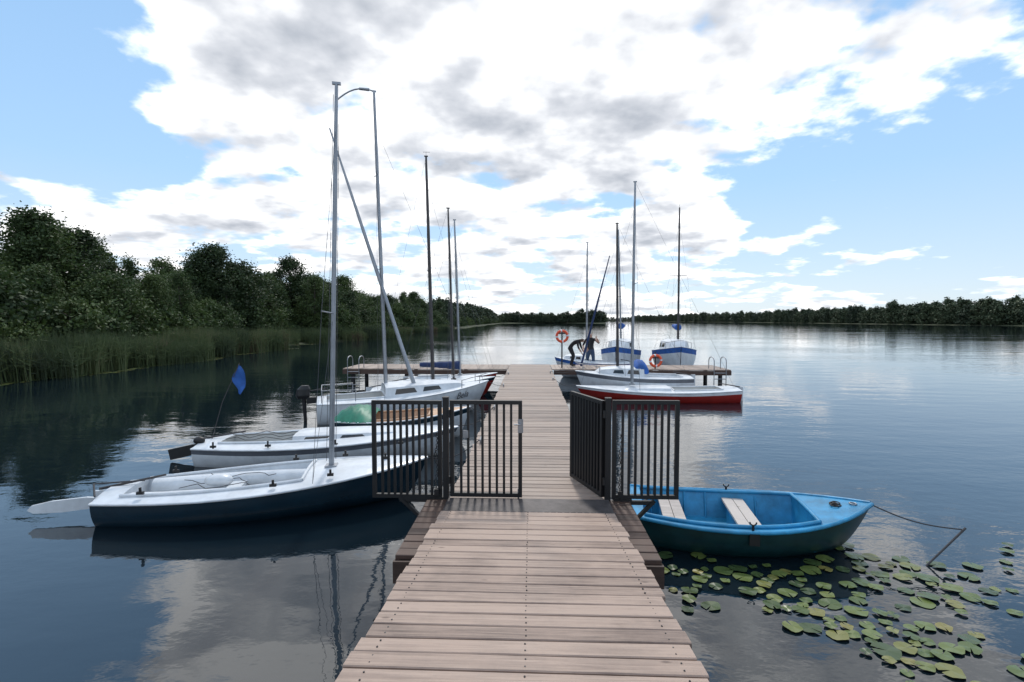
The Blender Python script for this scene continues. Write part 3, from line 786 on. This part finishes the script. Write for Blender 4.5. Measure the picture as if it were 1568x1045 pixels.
# D canopy boat
def canopy(G, H):
    cp = G.part('blue_canopy', 'blue', 'white'); x0, x1 = .38*H.L, .50*H.L; vs = []
    for i in range(9):
        for j in range(9):
            a = math.pi*j/8; xx = x0+(x1-x0)*i/8; hh = .42*(math.sin(math.pi*(i/8)*.8+.35))**.6
            vs.append((xx, -math.cos(a)*.45, H.sheer(.5)+.1+hh*math.sin(a)**.7+.02*math.sin(i*2+j)))
    cp.add(vs, [(i*9+j, (i+1)*9+j, (i+1)*9+j+1, i*9+j+1) for i in range(8) for j in range(8)], 0, True)
    fg = G.part('furled_genoa', 'navycloth'); a = H.deckpt(.95, 0, .03)+Vector((0, 0, .15)); b_ = G.loc((2.5, 15.35, 4.3)); fg.cyl(a, a.lerp(b_, .5), .035, .032); fg.cyl(a.lerp(b_, .5), b_, .032, .014)
simple_boat('cabin_sailboat', (5.0, 15.35), (1.45, 15.35), 1.5, (.5, .52, .68), ('white', 'greystripe', 'white', 'white'), (2.78, 15.35, .7), (2.72, 15.35, 5.3), 'mastdark', rad=.045, cab=(.42, .82, .4, .3), pul=True, extra=canopy, sl=.3)
simple_boat('sailboat', (3.9, 19.3), (1.0, 19.5), 1.4, (.6, .6, .8), ('white', 'blue', 'white', 'white'), (2.27, 19.4, .7), (2.27, 19.4, 5.35), rad=.035, cab=(.62, .88, .4, .25), cock=(.06, .6), sl=.12)
simple_boat('sailboat', (4.55, 23.4), (3.35, 19.0), 1.7, (.9, .95, 1.25), ('white', 'blue', 'white', 'white'), (4.0, 21.4, 1.4), (3.85, 21.4, 6.2), rad=.04, cab=(.3, .85, .5, .5), pul=True, boom=(.55, 1.9, .0), cover='blue', sl=.2)
simple_boat('sailboat', (6.6, 23.2), (5.85, 18.9), 1.8, (.9, .95, 1.25), ('white', 'blue', 'white', 'white'), (6.3, 20.8, 1.3), (6.28, 20.8, 7.0), 'mastdark', rad=.045, cab=(.3, .85, .5, .5), pul=True, boom=(.6, 1.9, .05), cover='blue', sl=.35)

# rowboat (blue)
m_, Ln = frame((1.12, 5.25), (3.42, 4.88)); G = Group('blue_rowboat', m_)
H = Hull(Ln, 1.16, (.33, .30, .46), .14, .78, .28, 2.3)
build_hull(G, H, ('rowhull', 'rowblue', 'rowblue', 'rowblue'), (.05, .74), .84, .05, .02, rub='rowblue', fl_in=.8, stripe=False, rubr=.02)
s = G.part('thwarts', 'seatwood', 'rowblue')
for k in range(2): s.box((.43+.115*k-.06, 0, .25), (.108, .84, .024), 0)
for k in range(2): s.box((1.14+.115*k-.06, 0, .25), (.108, .9, .024), 0)
s.box((1.14, 0, .14), (.2, .5, .18), 1); s.box((.42, 0, .14), (.2, .5, .18), 1)
for x in (.25, .62, .85, 1.38):
    for s_ in (-1, 1): s.cyl((x, s_*H.w(x/Ln)*.64, .05), (x, s_*H.w(x/Ln)*.83, .3), .012, mi=1)
k = G.part('oarlocks', 'black', 'steel')
for s_ in (-1, 1):
    yy = s_*(H.w(.47)*.93); z = H.sheer(.47)
    k.cyl((.47*Ln, yy, z-.02), (.47*Ln, yy, z+.05), .012)
    for j in range(6):
        a0 = math.pi*(1+j/6); a1 = math.pi*(1+(j+1)/6)
        k.cyl((.47*Ln+.03*math.cos(a0), yy, z+.085+.03*math.sin(a0)), (.47*Ln+.03*math.cos(a1), yy, z+.085+.03*math.sin(a1)), .007)
    k.box((.47*Ln, s_*(H.w(.47)+.012), z-.06), (.09, .02, .11), 0)
k.torus((Ln*.93, 0, H.sheer(.93)+.02), .03, .007, 'z', 12, 6, 1)
for j in range(5): k.torus((Ln*.86+.02*math.sin(j*2), .03*math.cos(j*1.7), H.sheer(.86)+.02+.004*j), .035, .006, 'z', 12, 5, 0)
G.finish()
G = Group('mooring_rope'); P = G.part('rope', 'rope'); a = Vector((3.42, 4.88, .45)); b_ = Vector((4.06, 4.6, .33))
P.tube([a.lerp(b_, i/10)+Vector((0, 0, -.05*math.sin(math.pi*i/10))) for i in range(11)], .007)
P.cyl((4.10, 4.61, .34), (3.66, 4.55, -.05), .010, .008)
G.finish()
G = Group('mooring_rope'); P = G.part('ropes', 'rope')
def line(a, b_, sag=.12, r=.007):
    a, b_ = Vector(a), Vector(b_); P.tube([a.lerp(b_, i/8)+Vector((0, 0, -sag*math.sin(math.pi*i/8))) for i in range(9)], r, 5)
line((-1.35, 6.2, .5), (-.66, 6.6, .65)); line((-1.2, 8.1, .5), (-.66, 9.1, .65)); line((-1.15, 9.35, .6), (-.66, 9.1, .65)); line((-1.06, 12.3, .72), (-.66, 12.2, .65), .05)
line((1.35, 14.05, .42), (.66, 13.6, .65)); line((1.45, 15.35, .68), (.66, 15.4, .65), .06); line((-1.1, 14.5, .58), (-.66, 15, .65), .05); line((1.3, 5.2, .36), (.72, 4.9, .56), .1)
G.finish()

def buoy(x, y, z, post=True):
    G = Group('lifebuoy_stand' if post else 'lifebuoy'); b_ = G.part('ring', 'orange', 'white'); b_.torus((x, y-.06, z), .19, .045, 'y', 24, 8, 0, 1)
    if post:
        q = G.part('post', 'darksteel'); q.cyl((x, y, ZD), (x, y, z+.3), .025); q.box((x, y, z+.1), (.25, .03, .05))
    G.finish()
buoy(1.13, 17.0, 1.72); buoy(4.35, 16.9, .88)

# ------------------------------------------------------------------ people
def person(name, J, edges, rad, facing, shirt, trouser, loc, rotz, s):
    me = bpy.data.meshes.new('body'); keys = list(J.keys())
    me.from_pydata([J[k] for k in keys], [(keys.index(a), keys.index(b_)) for a, b_ in edges], [])
    ob = bpy.data.objects.new('body', me); scene.collection.objects.link(ob)
    sk = ob.modifiers.new('s', 'SKIN'); sub = ob.modifiers.new('u', 'SUBSURF'); sub.levels = 2; sub.render_levels = 2
    for i, k in enumerate(keys):
        sv_ = me.skin_vertices[0].data[i]; sv_.radius = rad[k] if isinstance(rad[k], tuple) else (rad[k], rad[k]); sv_.use_root = (k == 'pelvis')
    dg = bpy.context.evaluated_depsgraph_get(); m2 = bpy.data.meshes.new_from_object(ob.evaluated_get(dg))
    bpy.data.objects.remove(ob)
    m2.name = 'body'; m2.materials.clear()
    for q in (trouser, shirt, 'skin', 'hair'): m2.materials.append(M[q])
    hd = Vector(J['head']); nk = Vector(J['neck']); hands = [Vector(J['hl']), Vector(J['hr'])]; el_ = [Vector(J['el']), Vector(J['er'])]
    for f in m2.polygons:
        c = f.center; mi = 0 if (c-Vector(J['pelvis'])).dot((nk-Vector(J['pelvis'])).normalized()) < .06 else 1
        if (c-nk).length < .07 or (c-hd).length < .16: mi = 2
        if min((c-h_).length for h_ in hands) < .2: mi = 2
        if (c-hd).length < .2 and (c-hd).dot(Vector(facing)) < .02 and (c-hd).z > -.03: mi = 3
        f.material_index = mi; f.use_smooth = True
    e = bpy.data.objects.new(name, None); scene.collection.objects.link(e); e.location = loc; e.rotation_euler = (0, 0, rotz); e.scale = (s, s, s)
    o2 = bpy.data.objects.new('body', m2); scene.collection.objects.link(o2); o2.parent = e
    fc = Part('face', ['skin', 'hair']); F = Vector(facing).normalized(); Sd = F.cross(Vector((0, 0, 1))).normalized()
    fc.ball(hd+F*.1-Vector((0, 0, .01)), (.014, .014, .022))
    for k in (-1, 1): fc.ball(hd+F*.088+Sd*k*.032+Vector((0, 0, .02)), .011, 1); fc.ball(hd+Sd*k*.085, (.014, .014, .03))
    fc.ball(hd+F*.088-Vector((0, 0, .05)), (.02, .02, .007), 1); fc.build(e)
    hn = Part('fingers', ['skin'])
    for h_, e_ in zip(hands, el_):
        d_ = (h_-e_).normalized(); sd2 = d_.orthogonal().normalized(); o_ = d_.cross(sd2)
        for k, ln in enumerate((.06, .072, .078, .07)):
            b0 = h_+sd2*(k-1.5)*.018+d_*.03; m0 = b0+d_*ln*.55; t0 = m0+(d_+o_*.7).normalized()*ln*.5
            hn.cyl(b0, m0, .009, .008, 6); hn.cyl(m0, t0, .008, .006, 6)
        hn.cyl(h_-sd2*.02, h_-sd2*.06+d_*.04, .011, .008, 6)
    hn.build(e)
E = [('pelvis', 'waist'), ('waist', 'chest'), ('chest', 'neck'), ('neck', 'head'), ('chest', 'sl'), ('chest', 'sr'), ('sl', 'el'), ('sr', 'er'), ('el', 'hl'), ('er', 'hr'),
     ('pelvis', 'pl'), ('pelvis', 'pr'), ('pl', 'kl'), ('pr', 'kr'), ('kl', 'al'), ('kr', 'ar'), ('al', 'tl'), ('ar', 'tr')]
RD = dict(pelvis=(.14, .1), waist=(.125, .09), chest=(.15, .1), neck=.055, head=(.085, .105), sl=.06, sr=.06, el=.043, er=.043, hl=.032, hr=.032, pl=.085, pr=.085, kl=.06, kr=.06, al=.04, ar=.04, tl=.035, tr=.035)
J1 = dict(pelvis=(0, 0, .93), waist=(0, 0, 1.1), chest=(0, .01, 1.34), neck=(0, 0, 1.5), head=(0, -.02, 1.63), sl=(-.18, 0, 1.4), sr=(.18, 0, 1.4), el=(-.3, -.02, 1.15), er=(.36, -.08, 1.25),
          hl=(-.22, -.2, 1.02), hr=(.3, -.22, 1.45), pl=(-.1, 0, .86), pr=(.1, 0, .86), kl=(-.12, -.02, .48), kr=(.13, -.03, .48), al=(-.13, .02, .08), ar=(.14, .02, .08), tl=(-.14, -.14, .03), tr=(.16, -.14, .03))
person('person_standing', J1, E, RD, (0, -1, 0), 'blackcloth', 'bluecloth', (2.42, 19.35, .12), R(-20), 1.0)
J2 = dict(pelvis=(0, .1, .85), waist=(0, -.03, .98), chest=(0, -.26, 1.08), neck=(0, -.4, 1.12), head=(0, -.52, 1.12), sl=(-.17, -.26, 1.1), sr=(.17, -.26, 1.1), el=(-.2, -.32, .82), er=(.2, -.34, .82),
          hl=(-.14, -.45, .6), hr=(.12, -.48, .6), pl=(-.1, .1, .79), pr=(.1, .1, .79), kl=(-.13, -.08, .45), kr=(.13, -.05, .45), al=(-.13, .05, .08), ar=(.14, .05, .08), tl=(-.14, -.11, .03), tr=(.16, -.11, .03))
person('person_bending', J2, E, RD, (0, -.8, -.5), 'blackcloth', 'blackcloth', (1.55, 17.7, ZD), R(70), .85)

# ------------------------------------------------------------------ lily pads
P = Part('lily_pads', ['lily']); pads = []; rd = random.Random(5)
regions = [((1.45, 4.35), (.5, .22), 20), ((2.0, 4.2), (.5, .2), 16), ((2.45, 3.75), (.4, .4), 40), ((3.35, 4.4), (.5, .35), 36), ((2.75, 3.3), (.35, .25), 18), ((3.7, 3.9), (.7, .5), 14),
           ((3.9, 3.2), (.5, .4), 18), ((4.9, 4.3), (.6, .6), 12), ((1.35, 4.0), (.2, .25), 4)]
for (c, r_, n_) in regions:
    for k in range(n_*3):
        if n_ <= 0: break
        x, y_ = c[0]+rd.gauss(0, .6)*r_[0], c[1]+rd.gauss(0, .6)*r_[1]; q = rd.uniform(.038, .088)
        if any((x-a)**2+(y_-b_)**2 < ((q+c_)*.80)**2 for a, b_, c_ in pads): continue
        if x < 1.05: continue
        pads.append((x, y_, q)); n_ -= 1
for i, (x, y_, q) in enumerate(pads):
    a0 = rd.uniform(0, 6.28); z = .008+(i % 7)*.0022; tx_, ty_ = rd.gauss(0, .04), rd.gauss(0, .04); vs = [(x, y_, z)]
    asp = rd.uniform(.8, 1)
    for k in range(17):
        a = a0+.12+(2*math.pi-.24)*k/16; rr = q*(1+.05*math.sin(a*5+i)+.03*math.sin(a*3)); px, py = rr*math.cos(a), rr*math.sin(a)*asp
        vs.append((x+px, y_+py, max(.006, z+px*tx_+py*ty_+.004*math.sin(a*3+i))))
    P.add(vs, [(0, k, k+1) for k in range(1, 17)], 0, False)
P.build(fix=False)
P = Part('floating_leaves', ['lily'])
for i in range(900):
    yy = rd.uniform(12, 45); x = shx(yy)+rd.uniform(.9, 1.5)+.3*math.sin(yy); q = rd.uniform(.04, .1); z = .006+(i % 9)*.002
    P.add([(x+q*math.cos(k*1.047), yy+q*math.sin(k*1.047), z) for k in range(6)], [tuple(range(6))])
P.build(fix=False)
